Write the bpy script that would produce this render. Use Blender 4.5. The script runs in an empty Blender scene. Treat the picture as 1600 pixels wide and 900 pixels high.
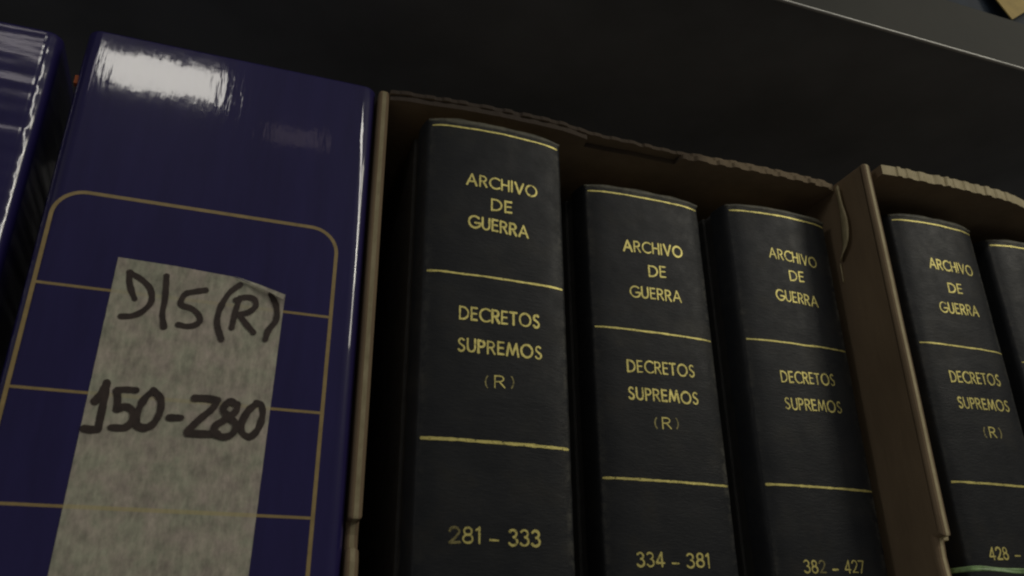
import bpy, bmesh, math, random
from mathutils import Vector, noise
random.seed(7)
MM = 0.001
C = bpy.context.scene.collection
sc = bpy.context.scene

# ------------------------------------------------------------------ camera
cam_data = bpy.data.cameras.new('camera')
cam = bpy.data.objects.new('camera', cam_data)
C.objects.link(cam)
cam.rotation_mode = 'ZXY'
from mathutils import Matrix
Rm = (Matrix.Rotation(-0.34839642, 3, 'Z') @ Matrix.Rotation(math.pi/2 + 0.43113895, 3, 'X')
      @ Matrix.Rotation(-0.00929442, 3, 'Z'))
cam.matrix_world = Matrix.Translation((0, 0, 0.080)) @ Rm.to_4x4()
cam_data.sensor_width = 36
cam_data.lens = 36 * 1306 / 1600
cam_data.clip_start = 0.01
cam_data.clip_end = 50
cam_data.dof.use_dof = True
cam_data.dof.focus_distance = 0.44
cam_data.dof.aperture_fstop = 16
sc.camera = cam

# ------------------------------------------------------------------ world, lamps, exposure
w = bpy.data.worlds.new('World'); sc.world = w; w.use_nodes = True
w.node_tree.nodes['Background'].inputs[0].default_value = (1.0, 0.96, 0.90, 1)
w.node_tree.nodes['Background'].inputs[1].default_value = 0.062
sc.view_settings.view_transform = 'Standard'
sc.view_settings.look = 'None'
sc.view_settings.exposure = 0
sc.view_settings.gamma = 1
sc.cycles.filter_width = 2.2
sc.cycles.use_denoising = True
sc.cycles.max_bounces = 8

def lamp(name, loc, target, sx, sy, radiance, col):
    L = bpy.data.lights.new(name, 'AREA'); L.shape = 'RECTANGLE'
    L.size = sx; L.size_y = sy
    L.energy = radiance * math.pi * sx * sy
    L.color = col
    o = bpy.data.objects.new(name, L); C.objects.link(o)
    o.location = loc
    d = Vector(target) - Vector(loc)
    o.rotation_euler = d.to_track_quat('-Z', 'Y').to_euler()
    return o
# ceiling fitting over the aisle (mirrored at the top of the blue box)
c1 = lamp('ceiling_lamp', (-0.196, -0.806, 1.168), (-0.196, -0.806, 0), 0.230, 0.115, 9.5, (1, 0.96, 0.88))
c1.rotation_euler = (0, 0, 0)
c2 = lamp('ceiling_lamp', (-0.49, -0.765, 1.168), (-0.49, -0.765, 0), 0.235, 0.10, 2.6, (1, 0.92, 0.92))
c2.rotation_euler = (0, 0, 0)
c3 = lamp('ceiling_lamp', (1.03, -0.806, 1.168), (1.03, -0.806, 0), 1.40, 0.115, 12, (1, 0.96, 0.88))
c3.rotation_euler = (0, 0, 0)
# the aisle lamp to the right
lamp('aisle_lamp', (1.80, -1.00, 1.36), (0.2, 0.34, 0.30), 0.42, 0.62, 8.0, (1, 0.945, 0.80))
# weaker lamps further off
lamp('far_left_lamp', (-1.7, -0.45, 0.78), (0, 0.34, 0.25), 0.34, 0.34, 4.5, (1, 0.97, 0.93))
c4 = lamp('far_ceiling_lamp', (0.08, -0.93, 1.168), (0.08, -0.93, 0), 0.12, 0.07, 0.32, (1, 0.80, 0.75))
c4.rotation_euler = (0, 0, 0)

# ------------------------------------------------------------------ materials
def mat(name):
    m = bpy.data.materials.new(name); m.use_nodes = True
    nt = m.node_tree; b = nt.nodes['Principled BSDF']
    return m, nt, b
def nd(nt, t, **kw):
    n = nt.nodes.new(t)
    for k, v in kw.items():
        if k in n.inputs: n.inputs[k].default_value = v
        else: setattr(n, k, v)
    return n
def pos(nt, scale=(1, 1, 1)):
    g = nt.nodes.new('ShaderNodeNewGeometry')
    mp = nt.nodes.new('ShaderNodeMapping'); mp.inputs['Scale'].default_value = scale
    nt.links.new(g.outputs['Position'], mp.inputs['Vector'])
    return mp.outputs['Vector']
def noise_n(nt, vec, scale, detail=4, rough=0.55):
    n = nt.nodes.new('ShaderNodeTexNoise')
    n.inputs['Scale'].default_value = scale; n.inputs['Detail'].default_value = detail
    n.inputs['Roughness'].default_value = rough
    nt.links.new(vec, n.inputs['Vector'])
    return n.outputs['Fac']
def ramp(nt, fac, stops):
    r = nt.nodes.new('ShaderNodeValToRGB')
    e = r.color_ramp.elements
    e[0].position, e[0].color = stops[0][0], (*stops[0][1], 1)
    e[1].position, e[1].color = stops[-1][0], (*stops[-1][1], 1)
    for p, c in stops[1:-1]:
        x = e.new(p); x.color = (*c, 1)
    nt.links.new(fac, r.inputs['Fac'])
    return r.outputs['Color']
def bump(nt, h, strength, dist, prev=None):
    b = nt.nodes.new('ShaderNodeBump')
    b.inputs['Strength'].default_value = strength; b.inputs['Distance'].default_value = dist
    nt.links.new(h, b.inputs['Height'])
    if prev is not None: nt.links.new(prev, b.inputs['Normal'])
    return b.outputs['Normal']

def m_book():
    m, nt, b = mat('black_buckram')
    f = noise_n(nt, pos(nt, (1, 1, 1)), 55, 5, 0.6)
    at = nt.nodes.new('ShaderNodeAttribute'); at.attribute_name = 'wear'
    col = ramp(nt, f, [(0.3, (0.019, 0.021, 0.025)), (0.52, (0.024, 0.026, 0.029)), (0.78, (0.037, 0.036, 0.033))])
    wn = ramp(nt, noise_n(nt, pos(nt), 260, 5, 0.7), [(0.42, (0, 0, 0)), (0.62, (1, 1, 1))])
    wm = nt.nodes.new('ShaderNodeMath'); wm.operation = 'MULTIPLY'
    nt.links.new(wn, wm.inputs[0]); nt.links.new(at.outputs['Fac'], wm.inputs[1])
    mx = nt.nodes.new('ShaderNodeMix'); mx.data_type = 'RGBA'
    nt.links.new(wm.outputs[0], mx.inputs['Factor']); nt.links.new(col, mx.inputs[6])
    mx.inputs[7].default_value = (0.115, 0.112, 0.095, 1)
    nt.links.new(mx.outputs[2], b.inputs['Base Color'])
    r = ramp(nt, noise_n(nt, pos(nt), 120, 4), [(0.3, (0.40,)*3), (0.7, (0.52,)*3)])
    nt.links.new(r, b.inputs['Roughness'])
    b.inputs['Specular IOR Level'].default_value = 0.20
    n1 = bump(nt, noise_n(nt, pos(nt, (0.35, 1, 1.5)), 900, 3, 0.6), 0.28, 0.0004)
    n2 = bump(nt, noise_n(nt, pos(nt, (0.5, 1, 1.3)), 90, 4, 0.6), 0.16, 0.0010, n1)
    nt.links.new(n2, b.inputs['Normal'])
    return m
def m_cap():
    m, nt, b = mat('worn_buckram_edge')
    f = noise_n(nt, pos(nt), 180, 5, 0.65)
    nt.links.new(ramp(nt, f, [(0.3, (0.06, 0.058, 0.046)), (0.7, (0.20, 0.19, 0.135))]), b.inputs['Base Color'])
    b.inputs['Roughness'].default_value = 0.55
    nt.links.new(bump(nt, noise_n(nt, pos(nt), 500, 3), 0.5, 0.0004), b.inputs['Normal'])
    return m
def m_foil(name, lo, hi, base):
    m, nt, b = mat(name)
    f = noise_n(nt, pos(nt), 160, 3)
    nt.links.new(ramp(nt, f, [(0.3, tuple(x*0.72 for x in base)), (0.7, base)]), b.inputs['Base Color'])
    b.inputs['Metallic'].default_value = 0.45
    b.inputs['Roughness'].default_value = 0.46
    g = noise_n(nt, pos(nt), 700, 4, 0.7)
    a = ramp(nt, g, [(lo, (0, 0, 0)), (hi, (1, 1, 1))])
    nt.links.new(a, b.inputs['Alpha'])
    nt.links.new(bump(nt, noise_n(nt, pos(nt), 600, 3), 0.3, 0.0004), b.inputs['Normal'])
    return m
def m_card():
    m, nt, b = mat('brown_corrugated_card')
    f = noise_n(nt, pos(nt, (1, 1, 0.25)), 60, 5, 0.6)
    f2 = noise_n(nt, pos(nt), 14, 3, 0.5)
    mx = nt.nodes.new('ShaderNodeMath'); mx.operation = 'ADD'
    ml = nt.nodes.new('ShaderNodeMath'); ml.operation = 'MULTIPLY'; ml.inputs[1].default_value = 0.5
    nt.links.new(f, mx.inputs[0]); nt.links.new(f2, mx.inputs[1]); nt.links.new(mx.outputs[0], ml.inputs[0])
    nt.links.new(ramp(nt, ml.outputs[0], [(0.35, (0.20, 0.145, 0.090)), (0.65, (0.30, 0.22, 0.135))]), b.inputs['Base Color'])
    b.inputs['Roughness'].default_value = 0.82
    b.inputs['Specular IOR Level'].default_value = 0.25
    nt.links.new(bump(nt, noise_n(nt, pos(nt, (1, 1, 0.4)), 350, 4), 0.35, 0.0006), b.inputs['Normal'])
    return m
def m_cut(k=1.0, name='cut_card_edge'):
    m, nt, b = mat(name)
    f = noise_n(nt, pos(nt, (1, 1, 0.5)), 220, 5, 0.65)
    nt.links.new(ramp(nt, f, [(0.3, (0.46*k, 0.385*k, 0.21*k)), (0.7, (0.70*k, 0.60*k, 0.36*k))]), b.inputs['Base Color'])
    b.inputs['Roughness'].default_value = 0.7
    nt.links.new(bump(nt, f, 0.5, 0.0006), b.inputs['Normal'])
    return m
def m_blue(name, ripple):
    m, nt, b = mat(name)
    f = noise_n(nt, pos(nt, (1, 1, 0.15)), 120, 4, 0.6)
    nt.links.new(ramp(nt, f, [(0.3, (0.024, 0.019, 0.100)), (0.7, (0.031, 0.025, 0.128))]), b.inputs['Base Color'])
    b.inputs['Roughness'].default_value = 0.36
    b.inputs['Specular IOR Level'].default_value = 0.13
    b.inputs['Coat Weight'].default_value = 1.0
    b.inputs['Coat Roughness'].default_value = 0.09 if ripple else 0.045
    b.inputs['Coat IOR'].default_value = 1.55
    if ripple:
        h = noise_n(nt, pos(nt, (0.10, 0.1, 1)), 85, 1, 0.4)
        n = bump(nt, h, 0.75, 0.0011)
        n = bump(nt, noise_n(nt, pos(nt, (.4, .4, 1)), 200, 3), 0.12, 0.0003, n)
    else:
        n = bump(nt, noise_n(nt, pos(nt, (1, 1, 0.12)), 330, 3, 0.55), 0.13, 0.00035)
        n = bump(nt, noise_n(nt, pos(nt, (1, 1, 0.8)), 75, 3, 0.5), 0.075, 0.0006, n)
    nt.links.new(n, b.inputs['Normal']); nt.links.new(n, b.inputs['Coat Normal'])
    return m
def m_print():
    m, nt, b = mat('gold_printed_line')
    f = noise_n(nt, pos(nt), 200, 3)
    nt.links.new(ramp(nt, f, [(0.3, (0.36, 0.265, 0.115)), (0.7, (0.48, 0.355, 0.155))]), b.inputs['Base Color'])
    b.inputs['Roughness'].default_value = 0.3
    return m
def m_tape():
    m, nt, b = mat('masking_tape_paper')
    f = noise_n(nt, pos(nt, (1, 1, 0.40)), 420, 4, 0.6)
    f2 = noise_n(nt, pos(nt, (0.8, 1, 0.7)), 170, 6, 0.68)
    mx = nt.nodes.new('ShaderNodeMath'); mx.operation = 'ADD'
    ml = nt.nodes.new('ShaderNodeMath'); ml.operation = 'MULTIPLY'; ml.inputs[1].default_value = 0.5
    nt.links.new(f, mx.inputs[0]); nt.links.new(f2, mx.inputs[1]); nt.links.new(mx.outputs[0], ml.inputs[0])
    val = ramp(nt, ml.outputs[0], [(0.34, (0.34, 0.32, 0.27)), (0.5, (0.545, 0.515, 0.425)), (0.66, (0.74, 0.69, 0.575))])
    tint = ramp(nt, noise_n(nt, pos(nt), 120, 4, 0.6), [(0.36, (0.94, 1.0, 0.92)), (0.5, (1, 0.99, 0.95)), (0.64, (1.03, 0.965, 0.98))])
    mu = nt.nodes.new('ShaderNodeMix'); mu.data_type = 'RGBA'; mu.blend_type = 'MULTIPLY'
    mu.inputs['Factor'].default_value = 1
    nt.links.new(val, mu.inputs[6]); nt.links.new(tint, mu.inputs[7])
    # thin paper pressed on the print: the gold rules under it tint it yellow
    g = nt.nodes.new('ShaderNodeNewGeometry'); sp = nt.nodes.new('ShaderNodeSeparateXYZ')
    nt.links.new(g.outputs['Position'], sp.inputs[0])
    tot = None
    for zc, k in ((0.1362, 0.55), (0.1791, 0.28), (0.0932, 0.5), (0.2224, 0.2)):
        cmp_ = nt.nodes.new('ShaderNodeMath'); cmp_.operation = 'COMPARE'
        cmp_.inputs[1].default_value = zc; cmp_.inputs[2].default_value = 0.0008
        nt.links.new(sp.outputs['Z'], cmp_.inputs[0])
        m2 = nt.nodes.new('ShaderNodeMath'); m2.operation = 'MULTIPLY_ADD'; m2.inputs[1].default_value = k
        m2.inputs[2].default_value = 0
        nt.links.new(cmp_.outputs[0], m2.inputs[0])
        if tot: nt.links.new(tot, m2.inputs[2])
        tot = m2.outputs[0]
    ml2 = nt.nodes.new('ShaderNodeMix'); ml2.data_type = 'RGBA'
    nt.links.new(tot, ml2.inputs['Factor']); nt.links.new(mu.outputs[2], ml2.inputs[6])
    ml2.inputs[7].default_value = (0.66, 0.56, 0.24, 1)
    nt.links.new(ml2.outputs[2], b.inputs['Base Color'])
    b.inputs['Roughness'].default_value = 0.75
    b.inputs['Alpha'].default_value = 0.92
    nt.links.new(bump(nt, noise_n(nt, pos(nt, (1, 1, 0.3)), 500, 4, 0.6), 0.5, 0.0004), b.inputs['Normal'])
    return m
def m_simple(name, col, rough=0.6, metal=0.0, var=0.2, scale=120):
    m, nt, b = mat(name)
    f = noise_n(nt, pos(nt), scale, 4)
    nt.links.new(ramp(nt, f, [(0.3, tuple(c*(1-var) for c in col)), (0.7, tuple(min(1, c*(1+var)) for c in col))]), b.inputs['Base Color'])
    b.inputs['Roughness'].default_value = rough; b.inputs['Metallic'].default_value = metal
    nt.links.new(bump(nt, f, 0.2, 0.0003), b.inputs['Normal'])
    return m
def m_steel():
    m, nt, b = mat('grey_painted_steel')
    f = noise_n(nt, pos(nt), 9, 5, 0.65)
    nt.links.new(ramp(nt, f, [(0.35, (0.062, 0.063, 0.055)), (0.6, (0.072, 0.072, 0.062)), (0.8, (0.080, 0.068, 0.055))]), b.inputs['Base Color'])
    b.inputs['Roughness'].default_value = 0.62
    b.inputs['Specular IOR Level'].default_value = 0.15
    nt.links.new(bump(nt, noise_n(nt, pos(nt), 400, 3), 0.15, 0.0003), b.inputs['Normal'])
    return m
def m_torn_shade():  # torn flap edge; shade painted into its colour, turning tan to the right
    m, nt, b = mat('torn_edge_painted_shade')
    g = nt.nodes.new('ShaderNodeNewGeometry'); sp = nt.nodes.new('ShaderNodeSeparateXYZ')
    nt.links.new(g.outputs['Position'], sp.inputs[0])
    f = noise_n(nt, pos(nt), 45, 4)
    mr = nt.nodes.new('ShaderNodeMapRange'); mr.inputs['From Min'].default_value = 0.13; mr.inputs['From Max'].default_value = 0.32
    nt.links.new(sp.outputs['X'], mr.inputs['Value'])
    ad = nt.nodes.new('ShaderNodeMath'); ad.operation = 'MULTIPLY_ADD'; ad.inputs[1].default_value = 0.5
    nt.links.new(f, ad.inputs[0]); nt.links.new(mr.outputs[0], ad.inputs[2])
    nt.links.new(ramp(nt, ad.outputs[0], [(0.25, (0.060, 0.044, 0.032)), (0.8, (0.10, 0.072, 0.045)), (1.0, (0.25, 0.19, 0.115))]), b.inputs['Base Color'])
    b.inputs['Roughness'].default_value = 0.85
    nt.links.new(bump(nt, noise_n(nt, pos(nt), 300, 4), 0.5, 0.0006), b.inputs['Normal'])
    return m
TORN_SHADE = m_torn_shade()
BOOK, CAP = m_book(), m_cap()
SIDEC = m_simple('dull_side_cloth', (0.070, 0.069, 0.066), 0.8)
FOIL = m_foil('gold_foil', 0.30, 0.42, (0.93, 0.82, 0.27))
FADED = m_foil('worn_gold_foil', 0.28, 0.50, (0.42, 0.37, 0.15))
CARD, CUT, CUT_SHADE = m_card(), m_cut(), m_cut(0.62, 'cut_edge_painted_shade')  # third: cut edge with the first volume's shade painted into its colour
BLUE, BLUER = m_blue('glossy_blue_card', False), m_blue('rippled_blue_card', True)
PRINT, TAPE = m_print(), m_tape()
INK = m_simple('marker_ink', (0.050, 0.034, 0.028), 0.6, 0, 0.35, 260)
STEEL = m_steel()
UNDER = m_simple('grey_shelf_underside', (0.185, 0.195, 0.205), 0.8, 0, 0.25, 9)
HEM = m_simple('bare_steel_edge', (0.48, 0.48, 0.45), 0.4, 0.5, 0.1)
PAGES = m_simple('page_paper', (0.45, 0.40, 0.30), 0.85)
GREEN = m_simple('green_plastic_ribbon', (0.30, 0.47, 0.20), 0.35, 0, 0.45, 160)
MANILA = m_simple('manila_card', (0.55, 0.40, 0.12), 0.65, 0, 0.12)
DBLUE = m_simple('dark_blue_cloth', (0.014, 0.028, 0.050), 0.7)
ORANGE = m_simple('orange_paper', (0.55, 0.13, 0.03), 0.6)

# ------------------------------------------------------------------ helpers (all sizes below are millimetres)
def thing(name, label, cat, loc, group=None):
    o = bpy.data.objects.new(name, None); C.objects.link(o)
    o.location = Vector(loc) * MM
    o.empty_display_size = 0.02
    o['label'] = label; o['category'] = cat
    if group: o['group'] = group
    return o
def wloc(o):
    v = Vector((0, 0, 0))
    while o is not None:
        v = v + o.location; o = o.parent
    return v
def obj(name, verts, faces, mats, parent=None, smooth=False, midx=None, bevel=0, seg=2):
    off = wloc(parent) if parent else Vector((0, 0, 0))
    me = bpy.data.meshes.new(name)
    me.from_pydata([tuple(Vector(v) * MM - off) for v in verts], [], faces)
    for m in (mats if isinstance(mats, (list, tuple)) else [mats]): me.materials.append(m)
    if midx:
        for p, i in zip(me.polygons, midx): p.material_index = i
    bm = bmesh.new(); bm.from_mesh(me)
    bmesh.ops.recalc_face_normals(bm, faces=bm.faces)
    if bevel:
        bmesh.ops.bevel(bm, geom=[e for e in bm.edges if e.calc_face_angle(0) > 0.5], offset=bevel*MM, segments=seg, affect='EDGES', profile=0.6)
    bm.to_mesh(me); bm.free()
    if smooth:
        for p in me.polygons: p.use_smooth = True
    o = bpy.data.objects.new(name, me); C.objects.link(o)
    o.parent = parent
    return o
def struct(o):
    o['kind'] = 'structure'; return o
def box(x0, x1, y0, y1, z0, z1):
    v = [(x, y, z) for z in (z0, z1) for y in (y0, y1) for x in (x0, x1)]
    f = [(0, 2, 3, 1), (4, 5, 7, 6), (0, 1, 5, 4), (2, 6, 7, 3), (0, 4, 6, 2), (1, 3, 7, 5)]
    return v, f
def join(parts):
    V, F = [], []
    for v, f in parts:
        n = len(V); V += v; F += [tuple(i + n for i in q) for q in f]
    return V, F
def smooth_line(pts, n=6):
    if len(pts) < 3:
        (a, b) = pts
        return [(a[0] + (b[0]-a[0])*i/n, a[1] + (b[1]-a[1])*i/n) for i in range(n+1)]
    P = [(2*pts[0][0]-pts[1][0], 2*pts[0][1]-pts[1][1])] + list(pts) + [(2*pts[-1][0]-pts[-2][0], 2*pts[-1][1]-pts[-2][1])]
    out = []
    for i in range(1, len(P)-2):
        p0, p1, p2, p3 = P[i-1:i+3]
        for k in range(n):
            t = k/n
            out.append(tuple(0.5*((2*p1[j]) + (-p0[j]+p2[j])*t + (2*p0[j]-5*p1[j]+4*p2[j]-p3[j])*t*t + (-p0[j]+3*p1[j]-3*p2[j]+p3[j])*t**3) for j in (0, 1)))
    out.append(tuple(pts[-1]))
    return out
def ribbon(line, width, cap=True, wob=0.0, closed=False, seed=0.0):
    """flat stroke along a 2-D line (x, z): list of (left, right) pairs"""
    pts = []
    for p in line:
        if not pts or math.dist(p, pts[-1]) > 1e-4: pts.append(p)
    n = len(pts); st = []
    for i, p in enumerate(pts):
        a = pts[(i-1) % n] if (closed or i > 0) else p
        b = pts[(i+1) % n] if (closed or i < n-1) else p
        d = Vector((b[0]-a[0], b[1]-a[1]))
        if d.length < 1e-9: d = Vector((1, 0))
        d.normalize()
        if wob: ww = width*(1+wob*(noise.noise((p[0]*0.35+seed, p[1]*0.35, seed))+0.5*noise.noise((p[0]*1.4, p[1]*1.4, seed+5))))
        else: ww = width
        st.append((p, d, ww/2))
    if cap and not closed:
        r = width/2
        p, d, hw = st[0]
        st = [((p[0]-d.x*r*s, p[1]-d.y*r*s), d, hw*math.sqrt(max(0.02, 1-s*s))) for s in (1, .85, .6, .3)] + st
        p, d, hw = st[-1]
        st = st + [((p[0]+d.x*r*s, p[1]+d.y*r*s), d, hw*math.sqrt(max(0.02, 1-s*s))) for s in (.3, .6, .85, 1)]
    return [((p[0]-d.y*h, p[1]+d.x*h), (p[0]+d.y*h, p[1]-d.x*h)) for p, d, h in st]
def sheet(strips, yfun, lift=0.05, step=0.015, closed=False):
    V, F = [], []
    for k, s in enumerate(strips):
        n = len(V)
        for i_, (l, r) in enumerate(s):
            for q in (l, r):
                V.append((q[0], yfun(q[0], q[1]) - lift - step*(k % 12) - 0.0008*i_, q[1]))
        m = len(s)
        for i in range(m if closed else m-1):
            j = (i+1) % m
            F.append((n+2*i, n+2*i+1, n+2*j+1, n+2*j))
    return V, F

# ------------------------------------------------------------------ stamping alphabet (unit height strokes)
def arc(cx, cy, rx, ry, a0, a1, n=12):
    return [(cx+rx*math.cos(math.radians(a0+(a1-a0)*i/n)), cy+ry*math.sin(math.radians(a0+(a1-a0)*i/n))) for i in range(n+1)]
def seg(*p):
    out = []
    for a, b in zip(p, p[1:]):
        out += [(a[0]+(b[0]-a[0])*i/3, a[1]+(b[1]-a[1])*i/3) for i in range(3)]
    return out + [p[-1]]
G = {
 'A': (.82, [seg((0, 0), (.40, 1)), seg((.42, 1), (.82, 0)), seg((.17, .34), (.66, .34))]),
 'R': (.58, [seg((0, 0), (0, 1)), [(0, .97)] + [(.26, .97)] + arc(.26, .73, .26, .24, 90, -90) + [(0, .49)], seg((.26, .49), (.58, 0))]),
 'C': (.80, [arc(.52, .5, .52, .5, 48, 312, 18)]),
 'H': (.62, [seg((0, 0), (0, 1)), seg((.62, 0), (.62, 1)), seg((0, .52), (.62, .52))]),
 'I': (.02, [seg((0, 0), (0, 1))]),
 'V': (.74, [seg((0, 1), (.36, 0)), seg((.38, 0), (.74, 1))]),
 'O': (.98, [arc(.49, .5, .49, .5, 90, 450, 24)]),
 'D': (.72, [seg((0, 0), (0, 1)), [(0, .97)] + [(.22, .97)] + arc(.22, .5, .5, .47, 90, -90, 16) + [(0, .03)]]),
 'E': (.46, [seg((0, 0), (0, 1)), seg((0, .97), (.46, .97)), seg((0, .52), (.42, .52)), seg((0, .03), (.46, .03))]),
 'G': (.92, [arc(.52, .5, .52, .5, 48, 352, 20), seg((.56, .44), (1.0, .44))]),
 'U': (.62, [[(0, 1), (0, .7)] + arc(.31, .33, .31, .33, 180, 360, 12) + [(.62, .7), (.62, 1)]]),
 'P': (.50, [seg((0, 0), (0, 1)), [(0, .97)] + [(.24, .97)] + arc(.24, .72, .26, .25, 90, -90) + [(0, .47)]]),
 'M': (1.0, [seg((0, 0), (.18, 1)), seg((.19, 1), (.50, .12)), seg((.51, .12), (.82, 1)), seg((.83, 1), (1.0, 0))]),
 'S': (.50, [arc(.26, .75, .22, .24, 40, 180, 8) + [(.08, .62), (.26, .51), (.43, .40)] + arc(.24, .26, .25, .26, 10, -150, 9)]),
 'T': (.58, [seg((0, .97), (.58, .97)), seg((.29, 0), (.29, .97))]),
 '(': (.20, [arc(.34, .45, .34, .62, 130, 230, 8)]),
 ')': (.20, [arc(-.14, .45, .34, .62, 50, -50, 8)]),
 '1': (.16, [seg((.16, 0), (.16, 1)), seg((.16, .98), (0, .84))]),
 '2': (.52, [arc(.26, .73, .25, .26, 170, -30, 10) + [(.30, .32), (.02, .03)], seg((.02, .03), (.54, .03))]),
 '3': (.50, [arc(.24, .76, .22, .23, 150, -80, 9), arc(.24, .27, .26, .27, 80, -150, 10)]),
 '4': (.56, [seg((.42, 0), (.42, 1)), seg((.41, .98), (0, .26)), seg((0, .25), (.58, .25))]),
 '7': (.50, [seg((0, .97), (.50, .97)), seg((.50, .95), (.14, 0))]),
 '8': (.50, [arc(.25, .76, .20, .23, -90, 270, 16), arc(.25, .27, .25, .26, 90, 450, 16)]),
 '-': (.45, [seg((0, 0), (.45, 0))]),
}
def text_strips(s, x0, z0, x1, z1, h, weight=0.155, rnd=None):
    gap = 0.28 if s != '(R)' else 0.34
    if s.isdigit(): gap = 0.20
    tot = sum(G[c][0] for c in s) + gap*(len(s)-1)
    kx = (x1-x0)/tot; sl = (z1-z0)/(x1-x0)
    strips = []; per = []; x = 0
    for c in s:
        wd, strokes = G[c]
        jx, jz = rnd.uniform(-.08, .08), rnd.uniform(-.12, .12)
        wt = weight*h*rnd.uniform(.85, 1.18)
        for st in strokes:
            L = []
            for (a, b) in st:
                X = x0 + (x+a)*kx + jx; Z = z0 + (X-x0)*sl + (b-(0.5 if s != '-' else 0))*h + jz
                L.append((X, Z))
            closed = math.dist(L[0], L[-1]) < 1e-6
            if closed: L.append(L[1])
            strips.append(ribbon(L, wt if s != '-' else 0.8, cap=not closed, wob=.35, seed=rnd.uniform(0, 50))); per.append(c)
        x += wd + gap
    return strips, per

# ------------------------------------------------------------------ the setting
shelf = struct(obj('shelf_board', *join([box(-620, 900, 296, 700, -1.5, 0), box(-620, 900, 296, 297.5, -40, -1.5)]), STEEL, bevel=0.4))
up = []
up.append(box(-620, 900, 297.6, 700, 477.6, 478.8))
upper = struct(obj('upper_shelf_board', *join([box(-620, 900, 298.9, 700, 477.4, 478.8)]), UNDER))
lip = struct(obj('upper_shelf_lip', *box(-620, 900, 297.4, 298.8, 437, 478.8), STEEL, bevel=0.5))
# rolled steel hem along the bottom of the lip
V, F = [], []
ns = 200
for i in range(ns+1):
    x = -620 + 1520*i/ns
    for k in range(8):
        a = math.tau*k/8
        V.append((x, 298.1 + 1.1*math.cos(a), 436.6 + 0.9*math.sin(a) + 0.15*noise.noise((x*.02, 0, 0))))
for i in range(ns):
    for k in range(8):
        F.append((8*i+k, 8*i+(k+1) % 8, 8*i+8+(k+1) % 8, 8*i+8+k))
struct(obj('upper_shelf_hem', V, F, HEM, smooth=True))

# ------------------------------------------------------------------ blue boxes
def rounded_box(x0, x1, y0, y1, z0, z1, r, rt, crown=0.0):
    """box with rounded upright corners and a softly rounded top"""
    prof = []
    for (cx, cy, a0) in ((x1-r, y0+r, -90), (x1-r, y1-r, 0), (x0+r, y1-r, 90), (x0+r, y0+r, 180)):
        for i in range(9):
            a = math.radians(a0+90*i/8)
            prof.append((cx, cy, math.cos(a), math.sin(a)))
    rings = [(z0, 0.0)]
    for i in range(1, 40): rings.append((z0+(z1-rt-z0)*i/40, 0.0))
    for i in range(7):
        a = math.pi/2*i/6
        rings.append((z1-rt+rt*math.sin(a), rt*(1-math.cos(a))))
    V, F = [], []
    n = len(prof)
    for z, ins in rings:
        for cx, cy, c, s in prof:
            V.append((cx+(r-ins)*c, cy+(r-ins)*s, z))
    for i in range(len(rings)-1):
        for k in range(n):
            F.append((i*n+k, i*n+(k+1) % n, (i+1)*n+(k+1) % n, (i+1)*n+k))
    F.append(tuple(range(n))[::-1]); F.append(tuple((len(rings)-1)*n+k for k in range(n)))
    return V, F
def printed_frame(x0, x1, ztop, zbot, r, wdt, y):
    L = [(x0, zbot+(ztop-r-zbot)*i/10) for i in range(10)]
    L += [(x0+r-r*math.cos(math.pi/2*i/10), ztop-r+r*math.sin(math.pi/2*i/10)) for i in range(11)]
    L += [(x0+r+(x1-x0-2*r)*i/8, ztop) for i in range(1, 8)]
    L += [(x1-r+r*math.sin(math.pi/2*i/10), ztop-r+r*math.cos(math.pi/2*i/10)) for i in range(11)]
    L += [(x1, ztop-r-(ztop-r-zbot)*i/10) for i in range(1, 11)]
    return sheet([ribbon(L, wdt, cap=False)], lambda x, z: y, 0.05)
def blue_box(x0, x1, y, label, material, mark=False):
    t = thing('blue_archive_box', label, 'archive box', ((x0+x1)/2, y+150, 0), 'glossy blue archive boxes')
    ob = obj('box_body', *rounded_box(x0, x1, y, y+290, 0, 350.6, 6.8, 1.4), material, t, smooth=True)
    for p in ob.data.polygons:      # the large flat faces stay flat, only the corners are rounded
        if max(abs(c) for c in p.normal) > 0.9999: p.use_smooth = False
    obj('printed_frame', *printed_frame(x0+4.2, x1-13.4, 265.4, 20, 12, 1.6, y), PRINT, t)
    for z in (222.4, 179.1, 136.2, 93.2, 50.2):
        obj('printed_rule', *sheet([ribbon([(x0+5.0+(x1-14.2-x0-5.0)*i/6, z) for i in range(7)], 1.15, cap=False)], lambda a, b: y, 0.04), PRINT, t)
    return t
bx = blue_box(-80.2, 54.0, 345.6, 'glossy blue archive box with a masking tape label marked 150-280', BLUE)
blue_box(-226.2, -91.2, 353.8, 'blue archive box cut off by the left edge of the photo, with rippled shiny spine', BLUER)

# orange fleck stuck on the left corner of the box
obj('orange_fleck', *box(-81.6, -79.9, 351.5, 354.5, 323, 327.5), ORANGE, bx, bevel=0.2)

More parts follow.
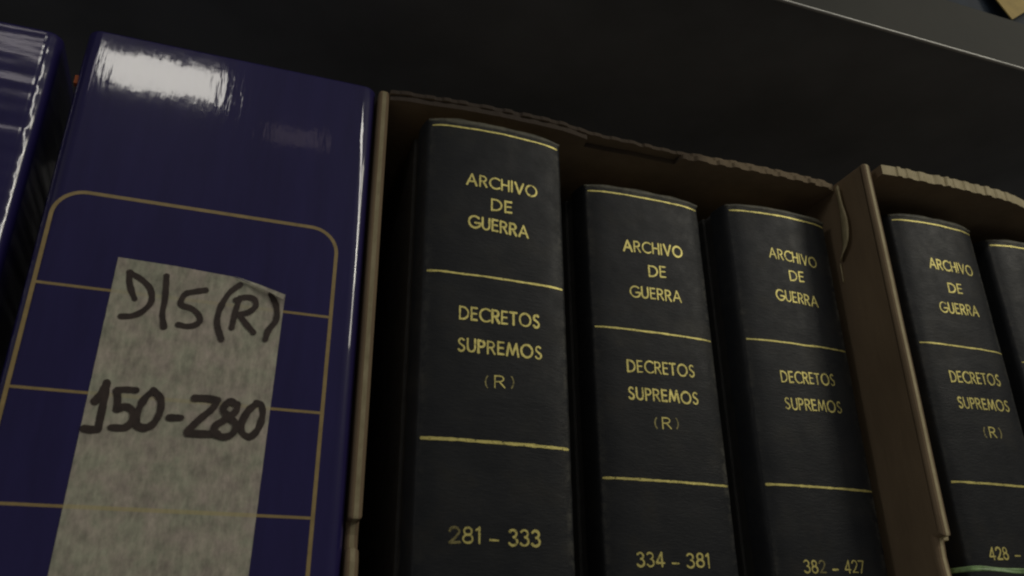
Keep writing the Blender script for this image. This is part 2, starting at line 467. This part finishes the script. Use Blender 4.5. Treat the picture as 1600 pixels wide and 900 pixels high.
# the tape label: fine grid so it can curl at its top right corner
def tape_mesh():
    top = [(-47.8, 237.6), (-25.3, 237.0), (-1.9, 235.6), (9, 232.6), (20.3, 228.9)]
    def xt(u): return -47.8 + u*68.1
    def zt(x):
        for (a, b), (c, d) in zip(top, top[1:]):
            if x <= c+1e-6: return b+(d-b)*(x-a)/(c-a)
        return top[-1][1]
    V, F = [], []; nu, nv = 24, 60
    for j in range(nv+1):
        for i in range(nu+1):
            u = i/nu; v = j/nv
            X = xt(u); zt_ = zt(X)
            z = zt_ + (42-zt_)*v
            X2 = X - (zt_-z)*(0.0135*u - 0.0 + 0.0085*(1-u)*1.0) + (0.12*noise.noise((z*.3, 0, 4)) if i in (0, nu) else 0)
            lift = 0.16
            d = max(0, (X-2)/18)*max(0, 1-(zt_-z)/9.0)
            lift += 2.0*d*d + 0.10*max(0, noise.noise((X*.12, z*.05, 2)))
            V.append((X2, 345.6-lift, z))
    for j in range(nv):
        for i in range(nu):
            a = j*(nu+1)+i
            F.append((a, a+1, a+nu+2, a+nu+1))
    return V, F
tp = obj('tape_label', *tape_mesh(), TAPE, bx, smooth=True)
# folded-over corner
obj('folded_corner', [(-1.9, 344.9, 235.8), (9, 343.9, 232.9), (20.3, 342.6, 229.1), (19.6, 342.2, 226.6), (12, 343.0, 230.2), (3, 344.2, 234.0)],
    [(0, 1, 4, 5), (1, 2, 3, 4)], TAPE, bx)
H1 = [[(-42.2, 231.6), (-42.0, 228.1), (-40.6, 223.9), (-38.6, 220.0)], [(-42.5, 231.4), (-37.3, 228.8), (-33.4, 225.0), (-32.2, 219.7), (-34.6, 215.1), (-38.2, 212.5), (-42.3, 211.7)], [(-28.2, 231.9), (-27.7, 226.9), (-27.2, 221.0), (-27.2, 215.0), (-25.8, 209.1)], [(-12.1, 227.7), (-16.3, 226.4), (-19.6, 224.9), (-20.9, 221.9), (-20.5, 219.6), (-16.6, 218.7), (-13.5, 216.4), (-12.5, 213.5), (-14.4, 211.4), (-17.3, 210.6), (-20.5, 210.9)], [(1.4, 232.3), (-2.5, 227.8), (-5.2, 220.8), (-5.7, 213.6), (-3.1, 206.5)], [(2.1, 226.1), (1.0, 220.5), (0.3, 212.2)], [(0.4, 224.8), (4.0, 226.7), (7.6, 226.4), (8.8, 223.3), (6.3, 220.1), (2.6, 218.6)], [(2.6, 218.5), (5.4, 215.1), (9.2, 211.2)], [(14.3, 229.1), (17.3, 223.9), (17.7, 217.8), (15.2, 213.0), (14.4, 208.7)]]
H2 = [[(-42.6, 183.8), (-42.3, 179.1), (-42.3, 171.5), (-42.4, 165.5)], [(-42.3, 183.3), (-43.8, 179.3), (-45.4, 175.8)], [(-42.4, 165.2), (-44.8, 164.9), (-47.2, 165.1)], [(-31.8, 181.7), (-35.5, 181.6), (-38.3, 181.1)], [(-38.4, 180.8), (-37.6, 177.5), (-37.1, 173.5)], [(-37.0, 173.6), (-33.9, 174.8), (-31.0, 172.5), (-31.1, 168.9), (-33.4, 166.6), (-37.9, 166.3)], [(-25.4, 182.1), (-28.1, 178.5), (-29.7, 172.6), (-29.1, 168.1), (-26.2, 167.1), (-23.3, 169.1), (-21.7, 173.9), (-22.3, 179.0), (-25.4, 182.3)], [(-18.0, 171.9), (-13.9, 172.2)], [(-9.9, 180.6), (-5.6, 180.9), (-1.1, 180.6)], [(-1.1, 180.6), (-2.6, 176.9), (-6.8, 172.1), (-10.6, 167.1)], [(-10.5, 166.3), (-4.1, 166.5), (0.7, 167.0)], [(6.4, 179.4), (3.6, 180.5), (1.5, 177.0), (4.1, 174.1), (7.1, 171.2), (6.4, 167.5), (3.2, 165.9), (-0.3, 166.9), (-0.5, 170.0), (2.4, 172.6), (6.3, 176.4), (6.7, 179.5)], [(14.3, 180.8), (11.2, 177.4), (9.3, 172.4), (9.8, 168.3), (12.9, 166.7), (15.6, 169.8), (16.9, 175.7), (16.0, 180.0), (14.0, 181.0)]]
def tape_y(x, z):
    zt_ = 237.6 if x < -2 else 235.6-(x+2)*0.3
    d = max(0, (x-2)/18)*max(0, 1-(zt_-z)/9.0)
    return 345.6-0.28-2.1*d*d
for strokes, wdt in ((H1, 2.45), (H2, 2.8)):
    obj('handwriting', *sheet([ribbon(smooth_line(s, 7), wdt, wob=.22, seed=i*3.1) for i, s in enumerate(strokes)], tape_y, 0.04, 0.03), INK, tp)

# ------------------------------------------------------------------ cardboard boxes
def side_panel(x0, x1, yf, y1, z1, notch):
    """upright card wall with a rounded cut-out in its front edge"""
    zb, zt, dp = notch
    prof = [(yf+1.2, 0)] + [(yf+0.8, zb-14), (yf+1.2, zb-6), (yf+2.6, zb-1)]
    for i in range(5):
        a = i/4; prof.append((yf+dp-0.6*abs(a-.5)*2, zb+(zt-1.2-zb)*a))
    prof += [(yf+0.2, zt-0.4), (yf, zt+0.6)]
    for i in range(1, 22):
        z = zt+0.6+(z1-1.5-zt-0.6)*i/21
        prof.append((yf+0.35*noise.noise((z*.03, x0, 1)), z))
    prof += [(yf+0.6, z1-0.3), (yf+1.6, z1), (y1, z1), (y1, 0)]
    n = len(prof)
    V = [(x0, y, z) for y, z in prof] + [(x1, y, z) for y, z in prof]
    F = [tuple(range(n)), tuple(range(n, 2*n))[::-1]]
    mi = [0, 0]
    for i in range(n):
        j = (i+1) % n
        F.append((i, j, j+n, i+n)); mi.append(1 if i < n-3 else 0)
    return V, F, mi
def ply(edge, x1, yb, z0, z1, teeth=None):
    """card panel in plan: front edge polyline (x, y), straight back"""
    pts = []
    for (a, b), (c, d) in zip(edge, edge[1:]):
        m = max(2, int(abs(c-a)/0.7))
        for i in range(m): pts.append((a+(c-a)*i/m, b+(d-b)*i/m))
    pts.append(edge[-1])
    out = []
    for x, y in pts:
        y += 0.25*noise.noise((x*.25, 3, z0)) + 0.5*noise.noise((x*.06, 8, z0*.1))
        if teeth and teeth[0] < x < teeth[1]:
            ph = ((x-teeth[0])/teeth[2] + 0.55*noise.noise((x*.045, 1, 4))) % 1.0
            st_ = min(1, max(0, min(ph, teeth[4]-ph)/0.12+0.5)) if ph < teeth[4]+0.06 else (0.5-(1-ph)/0.12 if ph > 0.94 else 0)
            y += teeth[3]*max(0, st_)*(0.75+0.9*noise.noise((x*.09, 6, 2)))
        out.append((x, y))
    # sharp tooth flanks
    n = len(out)
    V = [(x, y, z0) for x, y in out] + [(x, y, z1) for x, y in out] + [(out[0][0], yb, z0), (out[-1][0], yb, z0), (out[0][0], yb, z1), (out[-1][0], yb, z1)]
    F = []; mi = []
    for i in range(n-1):
        F.append((i, i+1, n+i+1, n+i)); mi.append(1)
    # top and bottom as strips to the back edge
    V2 = [(x, yb, z0) for x, y in out] + [(x, yb, z1) for x, y in out]
    b = len(V); V += V2
    for i in range(n-1):
        F.append((i, b+i, b+i+1, i+1)); mi.append(0)
        F.append((n+i, n+i+1, b+n+i+1, b+n+i)); mi.append(0)
        F.append((b+i, b+n+i, b+n+i+1, b+i+1)); mi.append(0)
    F.append((0, n, b+n, b)); mi.append(0)
    F.append((n-1, b+n-1, b+2*n-1, 2*n-1)); mi.append(0)
    return V, F, mi
def panel(name, v, parent, bevel=0, edge=None):
    V, F, mi = v
    me = bpy.data.meshes.new(name); off = wloc(parent)
    me.from_pydata([tuple(Vector(p)*MM-off) for p in V], [], F)
    me.materials.append(CARD); me.materials.append(edge or CUT)
    for p, i in zip(me.polygons, mi): p.material_index = i
    bm = bmesh.new(); bm.from_mesh(me)
    bmesh.ops.remove_doubles(bm, verts=bm.verts, dist=1e-6)
    bmesh.ops.recalc_face_normals(bm, faces=bm.faces)
    if bevel:
        bmesh.ops.bevel(bm, geom=[e for e in bm.edges if len(e.link_faces) == 2 and e.calc_face_angle(0) > 1.2 and abs((e.verts[0].co-e.verts[1].co).x) < 1e-5],
                        offset=bevel*MM, segments=3, affect='EDGES', profile=0.5)
    bm.to_mesh(me); bm.free()
    o = bpy.data.objects.new(name, me); C.objects.link(o); o.parent = parent
    return o

b1 = thing('cardboard_box', 'open brown cardboard box holding three black volumes, right of the blue box', 'cardboard box', (198, 480, 0), 'open cardboard boxes of bound volumes')
panel('side_panel', side_panel(54.9, 60.3, 345.2, 650, 349.8, (126.5, 137.2, 6.5)), b1, 1.7, edge=CUT_SHADE)
panel('side_panel', side_panel(335.3, 341.9, 320.2, 650, 350.2, (119.5, 138.6, 5.2)), b1, 2.4)
top1 = [(60.6, 344.0), (69.8, 343.0), (89.8, 341.6), (110.2, 340.4), (139.0, 340.2), (154.2, 341.0), (171.0, 344.0), (202.9, 344.8), (228.2, 345.2), (264.9, 343.4), (309.2, 343.0), (330, 344.3), (335.0, 346.0)]
panel('top_flap', ply(top1, 335, 645, 348.3, 350.4, (60, 335, 10.8, 0.9, .5)), b1, edge=TORN_SHADE)
low1 = [(60.6, 345.6), (69.8, 344.2), (110, 341.4), (139.0, 341.2), (154.2, 342.0), (170.0, 345.0), (171.0, 352.0), (227.9, 351.0), (229, 345.0), (264.9, 343.2), (309.2, 342.8), (330, 344.1), (335.0, 345.8)]
panel('inner_flap', ply(low1, 335, 640, 345.1, 348.1, (229, 330, 10.8, -1.3, .5)), b1, edge=TORN_SHADE)
obj('bottom_panel', *box(60.5, 335.1, 330, 645, 0.3, 4.5), CARD, b1, bevel=0.4)
obj('back_panel', *box(60.5, 335.1, 646, 650, 0.3, 344.8), CARD, b1)
# torn glued tab curling off the inside of the right panel
V, F = [], []
L = [(339.5, 334), (341.0, 322), (343.0, 311), (346.5, 301)]
Rr = [(347.2, 334), (351.0, 322), (352.5, 312), (350.5, 303)]
L = [(344.5, 340), (344.8, 322), (346.6, 311), (349.0, 299)]
tabL = smooth_line([(343.2, 344), (343.0, 331), (344.5, 318), (346.0, 308), (349.3, 298.5)], 5)
tabR = smooth_line([(338.2, 344), (337.5, 331), (336.2, 319), (338.8, 307), (346.8, 299.0)], 5)
for (a, za), (b, zb) in zip(tabL, tabR):
    for k in range(5):
        t = k/4
        V.append((334.6-2.2*math.sin(t*math.pi*.5)-0.6*t, a+(b-a)*t, za+(zb-za)*t))
for i in range(len(tabL)-1):
    for k in range(4):
        q = i*5+k; F.append((q, q+1, q+6, q+5))
tb = obj('torn_tab', V, F, CUT, b1, smooth=True)
md = tb.modifiers.new('thick', 'SOLIDIFY'); md.thickness = 0.0006
tb2 = obj('torn_tab', [(334.9, 351.6, 297.5), (333.6, 350.6, 297.8), (333.9, 351.2, 286.5), (335.0, 352.0, 286)], [(0, 1, 2, 3)], CUT, b1)
md = tb2.modifiers.new('thick', 'SOLIDIFY'); md.thickness = 0.0005

b2 = thing('cardboard_box', 'open brown cardboard box at the right edge, green ribbon across its front', 'cardboard box', (495, 480, 0), 'open cardboard boxes of bound volumes')
panel('side_panel', side_panel(347.6, 352.8, 333.0, 650, 343.6, (119.5, 138.6, 5.2)), b2, 0.9)
panel('side_panel', side_panel(637.6, 643.4, 322.0, 650, 343.6, (119.5, 138.6, 5.2)), b2, 0.9)
top2 = [(348.0, 318.6), (377.7, 317.8), (406.6, 317.2), (440, 318.2), (452, 319.6), (470, 324), (500, 325), (560, 322), (643, 321)]
panel('top_flap', ply(top2, 643, 650, 344.0, 350.4, (358, 452, 8.6, -0.9, .5)), b2)
obj('bottom_panel', *box(353, 637.5, 330, 645, 0.3, 4.5), CARD, b2, bevel=0.4)
obj('back_panel', *box(353, 637.5, 646, 650, 4.6, 343.5), CARD, b2)

# green ribbon round the second box
t = thing('plastic_ribbon', 'thin pale green plastic ribbon stretched across the front of the right cardboard box', 'ribbon', (495, 318, 120))
V, F = [], []
path = [(345.0, 500), (344.7, 380), (344.7, 332), (345.5, 324), (347.5, 320.2)] + [(350+i*4.0, 319.4) for i in range(0, 73)] + [(643, 319.6), (645.6, 322), (646, 334), (646, 500)]
for i, (x, y) in enumerate(path):
    tw = 0.9*noise.noise((i*.17, 0, 9)); hh = 1.25*(1+0.6*noise.noise((i*.13, 7, 0)))
    zc = 122.5+0.7*math.sin(i*.16+.4)+0.5*noise.noise((i*.23, 2, 0))
    for k in range(5):
        s = (k-2)/2
        V.append((x, y + (0.9*s*math.sin(tw) + 0.25*math.sin(k*2.2+i*.3)), zc+hh*s*math.cos(tw)))
for i in range(len(path)-1):
    for k in range(4):
        q = i*5+k; F.append((q, q+1, q+6, q+5))
o = obj('ribbon_strip', V, F, GREEN, t, smooth=True)
md = o.modifiers.new('thick', 'SOLIDIFY'); md.thickness = 0.00015

# ------------------------------------------------------------------ bound volumes
BOOKS = [
 dict(y=339.2, xl=81.6, xr=149.8, rules=[330.7, 249.4, 170.6], d=(2.72, 0.96), rw=(0.9, 1.0, 1.35), label='thickest black bound volume, first on the left in the middle box, numbered 281 - 333',
  T=[('ARCHIVO', 99.7, 301.0, 136.4, 300.7, 6.0), ('DE', 112.4, 288.6, 122.5, 288.9, 6.2), ('GUERRA', 101.0, 277.8, 131.2, 276.7, 6.2), ('DECRETOS', 97.5, 229.6, 136.3, 230.1, 6.3), ('SUPREMOS', 97.0, 214.0, 137.1, 214.6, 6.0), ('(R)', 109.9, 197.8, 123.2, 198.9, 5.6), ('281', 94.9, 131.1, 107.6, 131.3, 6.2), ('-', 112.3, 129.6, 115.8, 129.5, 1.28), ('333', 120.4, 130.9, 134.2, 131.2, 6.3)]),
 dict(y=358.4, xl=175.3, xr=244.1, rules=[321.9, 240.9, 163.5], d=(1.92, 0.96), rw=(0.9, 0.95, 1.1), label='black bound volume in the centre of the middle box, numbered 334 - 381',
  T=[('ARCHIVO', 194.3, 289.9, 230.4, 291.5, 6.3), ('DE', 208.5, 276.4, 218.6, 277.3, 6.4), ('GUERRA', 196.4, 262.8, 226.9, 263.8, 6.2), ('DECRETOS', 192.0, 220.8, 230.4, 222.1, 6.2), ('SUPREMOS', 191.5, 206.4, 231.1, 207.3, 6.0), ('(R)', 204.7, 192.2, 217.9, 193.1, 5.6), ('334', 189.9, 126.8, 203.4, 126.9, 6.1), ('-', 208.0, 125.4, 211.3, 125.4, 1.43), ('381', 215.7, 127.0, 227.6, 127.4, 6.2)]),
 dict(y=350.4, xl=261.0, xr=326.6, rules=[321.1, 241.7, 164.1], d=(2.56, 0.96), rw=(0.9, 0.85, 1.1), label='black bound volume against the right wall of the middle box, numbered 382 - 427',
  T=[('ARCHIVO', 282.5, 295.9, 314.7, 294.4, 6.2), ('DE', 294.2, 282.9, 303.5, 283.6, 6.2), ('GUERRA', 283.2, 270.0, 310.7, 269.3, 6.2), ('DECRETOS', 278.8, 221.8, 313.2, 223.2, 6.2), ('SUPREMOS', 278.8, 207.0, 314.6, 208.0, 6.0), ('382', 275.5, 125.2, 287.6, 125.5, 5.7), ('-', 292.0, 124.2, 295.0, 124.3, 1.5), ('427', 299.4, 125.9, 311.0, 126.0, 5.7)]),
 dict(y=336.0, xl=366.6, xr=427.7, rules=[326.3, 247.3, 169.0], d=(2.56, 0.96), rw=(0.85, 0.9, 1.1), label='black bound volume first on the left in the right-hand box, number beginning 428',
  T=[('ARCHIVO', 385.1, 299.0, 418.6, 298.7, 6.4), ('DE', 395.6, 284.3, 405.6, 284.7, 6.0), ('GUERRA', 385.9, 270.7, 414.9, 271.8, 6.3), ('DECRETOS', 381.6, 228.1, 418.1, 229.6, 6.4), ('SUPREMOS', 382.7, 213.2, 420.1, 214.4, 6.0), ('(R)', 396.1, 197.6, 408.4, 198.2, 5.8), ('428', 379.4, 133.1, 391.4, 133.5, 5.9), ('-', 396.4, 132.4, 399.8, 132.5, 1.6)]),
 dict(y=342.4, xl=450.7, xr=513.6, rules=[326.4, 247.1, 168.3], d=(2.56, 0.96), rw=(0.9, 0.9, 1.1), label='black bound volume cut off by the right edge of the photo', T=[]),
]
def make_book(B, idx):
    rnd = random.Random(100+idx)
    y0, xl, xr = B['y'], B['xl'], B['xr']
    ztop = B['rules'][0] + 4.2
    zb = 5.0
    xc, hw = (xl+xr)/2, (xr-xl)/2
    t = thing('bound_volume', B['label'], 'book', (xc, y0+110, zb), 'black gilt-lettered bound volumes')
    def bulge(z):
        f = max(0, min(1, (B['rules'][0]-z)/80.0))
        return B['d'][0]*(1-f)+B['d'][1]*f
    def ys(x, z):
        q = max(-1, min(1, (x-xc)/hw))
        w_ = 0.22*noise.noise((x*.05, z*.04, idx*7)) + 0.10*noise.noise((x*.16, z*.12, idx*3))
        return y0 - bulge(z)*(1-q*q) + 1.4*abs(q)**8 + w_
    # spine cross-section: shoulders, curved face
    sh, dp = 3.6, 13.0
    V, F = [], []
    nz = 110
    xs = []
    for i in range(8): a = math.pi/2*(i/8); xs.append(('L', a))
    for i in range(25): xs.append(('M', -1+2*i/24))
    for i in range(1, 9): a = math.pi/2*(1-i/8); xs.append(('R', a))
    for j in range(nz+1):
        z = zb+(ztop-zb)*j/nz
        wl = 0.5*noise.noise((z*.10, 1, idx)); wr = 0.55*noise.noise((z*.13, 8, idx))
        for kind, v in xs:
            if kind == 'M':
                x = xc+hw*v
                V.append((x + (wl*.4 if v < -.95 else 0)+(wr*.4 if v > .95 else 0), ys(x, z), z))
            else:
                s = -1 if kind == 'L' else 1
                x = (xl if s < 0 else xr) + s*sh*math.cos(v)
                y = ys(xl if s < 0 else xr, z) + dp*(1-math.sin(v))
                V.append((x + (wl if s < 0 else wr)*math.cos(v), y, z))
    n = len(xs)
    for j in range(nz):
        for i in range(n-1):
            a = j*n+i; F.append((a, a+1, a+n+1, a+n))
    sp = obj('spine', V, F, BOOK, t, smooth=True)
    at = sp.data.attributes.new('wear', 'FLOAT', 'POINT')
    for j in range(nz+1):
        for i, (kind, v) in enumerate(xs):
            if kind == 'M': wv = max(0, (abs(v)-0.90)/0.10)*0.8
            else: wv = max(0, 1-(math.pi/2-v)/0.5)*0.9
            wv = max(wv, 0.9*max(0, 1-(nz-j)/2.2)) if kind == 'M' else wv
            if kind == 'L' or (kind == 'M' and v < 0 and j < nz-2): wv *= 0.4
            at.data[j*n+i].value = min(1, wv*(0.7+0.9*noise.noise((j*.12, i*.2, idx*5))) + 0.25*max(0, noise.noise((j*.07, i*.09, idx*11))-.25))
    # headcap: bead of cloth turned over the top of the spine
    V, F = [], []
    m = 44
    for i in range(m+1):
        q = -1.04+2.08*i/m
        x = xc+hw*q
        e = max(0, 1-abs(q)**6)
        r = 1.0+1.3*e*(0.75+0.7*noise.noise((x*.10, 5, idx*2.3)))
        yy = ys(x, ztop)+1.0
        for k in range(8):
            a = math.tau*k/8
            V.append((x, yy+1.3*math.cos(a), ztop-0.9+r*math.sin(a)))
    for i in range(m):
        for k in range(8):
            F.append((8*i+k, 8*i+(k+1) % 8, 8*i+8+(k+1) % 8, 8*i+8+k))
    F += [tuple(range(8)), tuple(8*m+k for k in range(8))[::-1]]
    obj('headcap', V, F, CAP, t, smooth=True)
    # cover boards with the joint groove behind the spine
    for s in (-1, 1):
        xe = (xl-sh) if s < 0 else (xr+sh)
        xi = xe - s*0.9
        cb = obj('cover', *box(min(xe+s*0.5, xi-s*2.6), max(xe+s*0.5, xi-s*2.6), y0+22, y0+228, zb, ztop+0.6), SIDEC, t, bevel=0.8, seg=3)
        obj('joint', *box(min(xe-s*1.0, xe-s*3.0), max(xe-s*1.0, xe-s*3.0), y0+11, y0+24, zb, ztop-0.4), SIDEC, t)
    obj('page_block', *box(xl+1.5, xr-1.5, y0+9, y0+222, zb+3, ztop-4), PAGES, t)
    # gilt rules
    step = (B['rules'][0]-B['rules'][2])/2
    rules = list(B['rules']) + [B['rules'][2]-step, B['rules'][2]-2*step+1]
    for k, z in enumerate(rules):
        wd = B['rw'][min(k, 2)]
        Ln = [(xl+0.6+(xr-xl-1.0)*i/40, z + 0.22*noise.noise((i*.16, k, idx))) for i in range(41)]
        obj('gilt_rule', *sheet([ribbon(Ln, wd, cap=True, wob=.45, seed=idx*9+k)], ys, 0.10), FOIL if not (idx == 2 and k == 0) else FOIL, t)
    for (s, x0, z0, x1, z1, h) in B['T']:
        strips, per = text_strips(s, x0, z0, x1, z1, h, 0.11 if s == '(R)' else (0.158, 0.150, 0.120, 0.130, 0.14)[idx], rnd)
        V, F = sheet(strips, ys, 0.10, 0.012)
        # some characters have lost much of their foil
        mi = []
        for st, c in zip(strips, per):
            faded = (idx == 0 and s == '281' and c == '2') or (s == '(R)' and c in '()') or \
                    (idx == 2 and s == '382' and c == '2') or (idx == 0 and s == 'DECRETOS' and False)
            mi += [1 if faded else 0]*(len(st)-1)
        nm = 'volume_number' if (s.isdigit() or s == '-') else 'title_lettering'
        obj(nm, V, F, [FOIL, FADED], t, midx=mi)
    return t
for i, B in enumerate(BOOKS): make_book(B, i)

# ------------------------------------------------------------------ things on the upper shelf
t = thing('dark_blue_box', 'dark blue box standing on the upper shelf behind the yellow folder corner', 'box', (435, 420, 479))
obj('box_body', *box(404, 640, 306, 520, 479.2, 640), DBLUE, t, bevel=1.2)
t = thing('manila_folder', 'yellow manila folder with one corner poking over the edge of the upper shelf', 'folder', (470.8, 300, 478))
ux = Vector((-18, 6, 52)).normalized(); vx = Vector((75, 2, 56)).normalized()
for k in range(2):
    p0 = Vector((470.8+0.8*k, 297.2+0.9*k, 479.5+0.8*k))
    a, b = p0+ux*150, p0+vx*190
    c = a+vx*190
    nrm = ux.cross(vx).normalized()*0.45
    vs = [p0, b, c, a]
    V = [tuple(p) for p in vs] + [tuple(p+nrm) for p in vs]
    obj('folder_leaf', V, [(0, 1, 2, 3), (7, 6, 5, 4), (0, 4, 5, 1), (1, 5, 6, 2), (2, 6, 7, 3), (3, 7, 4, 0)], MANILA, t)
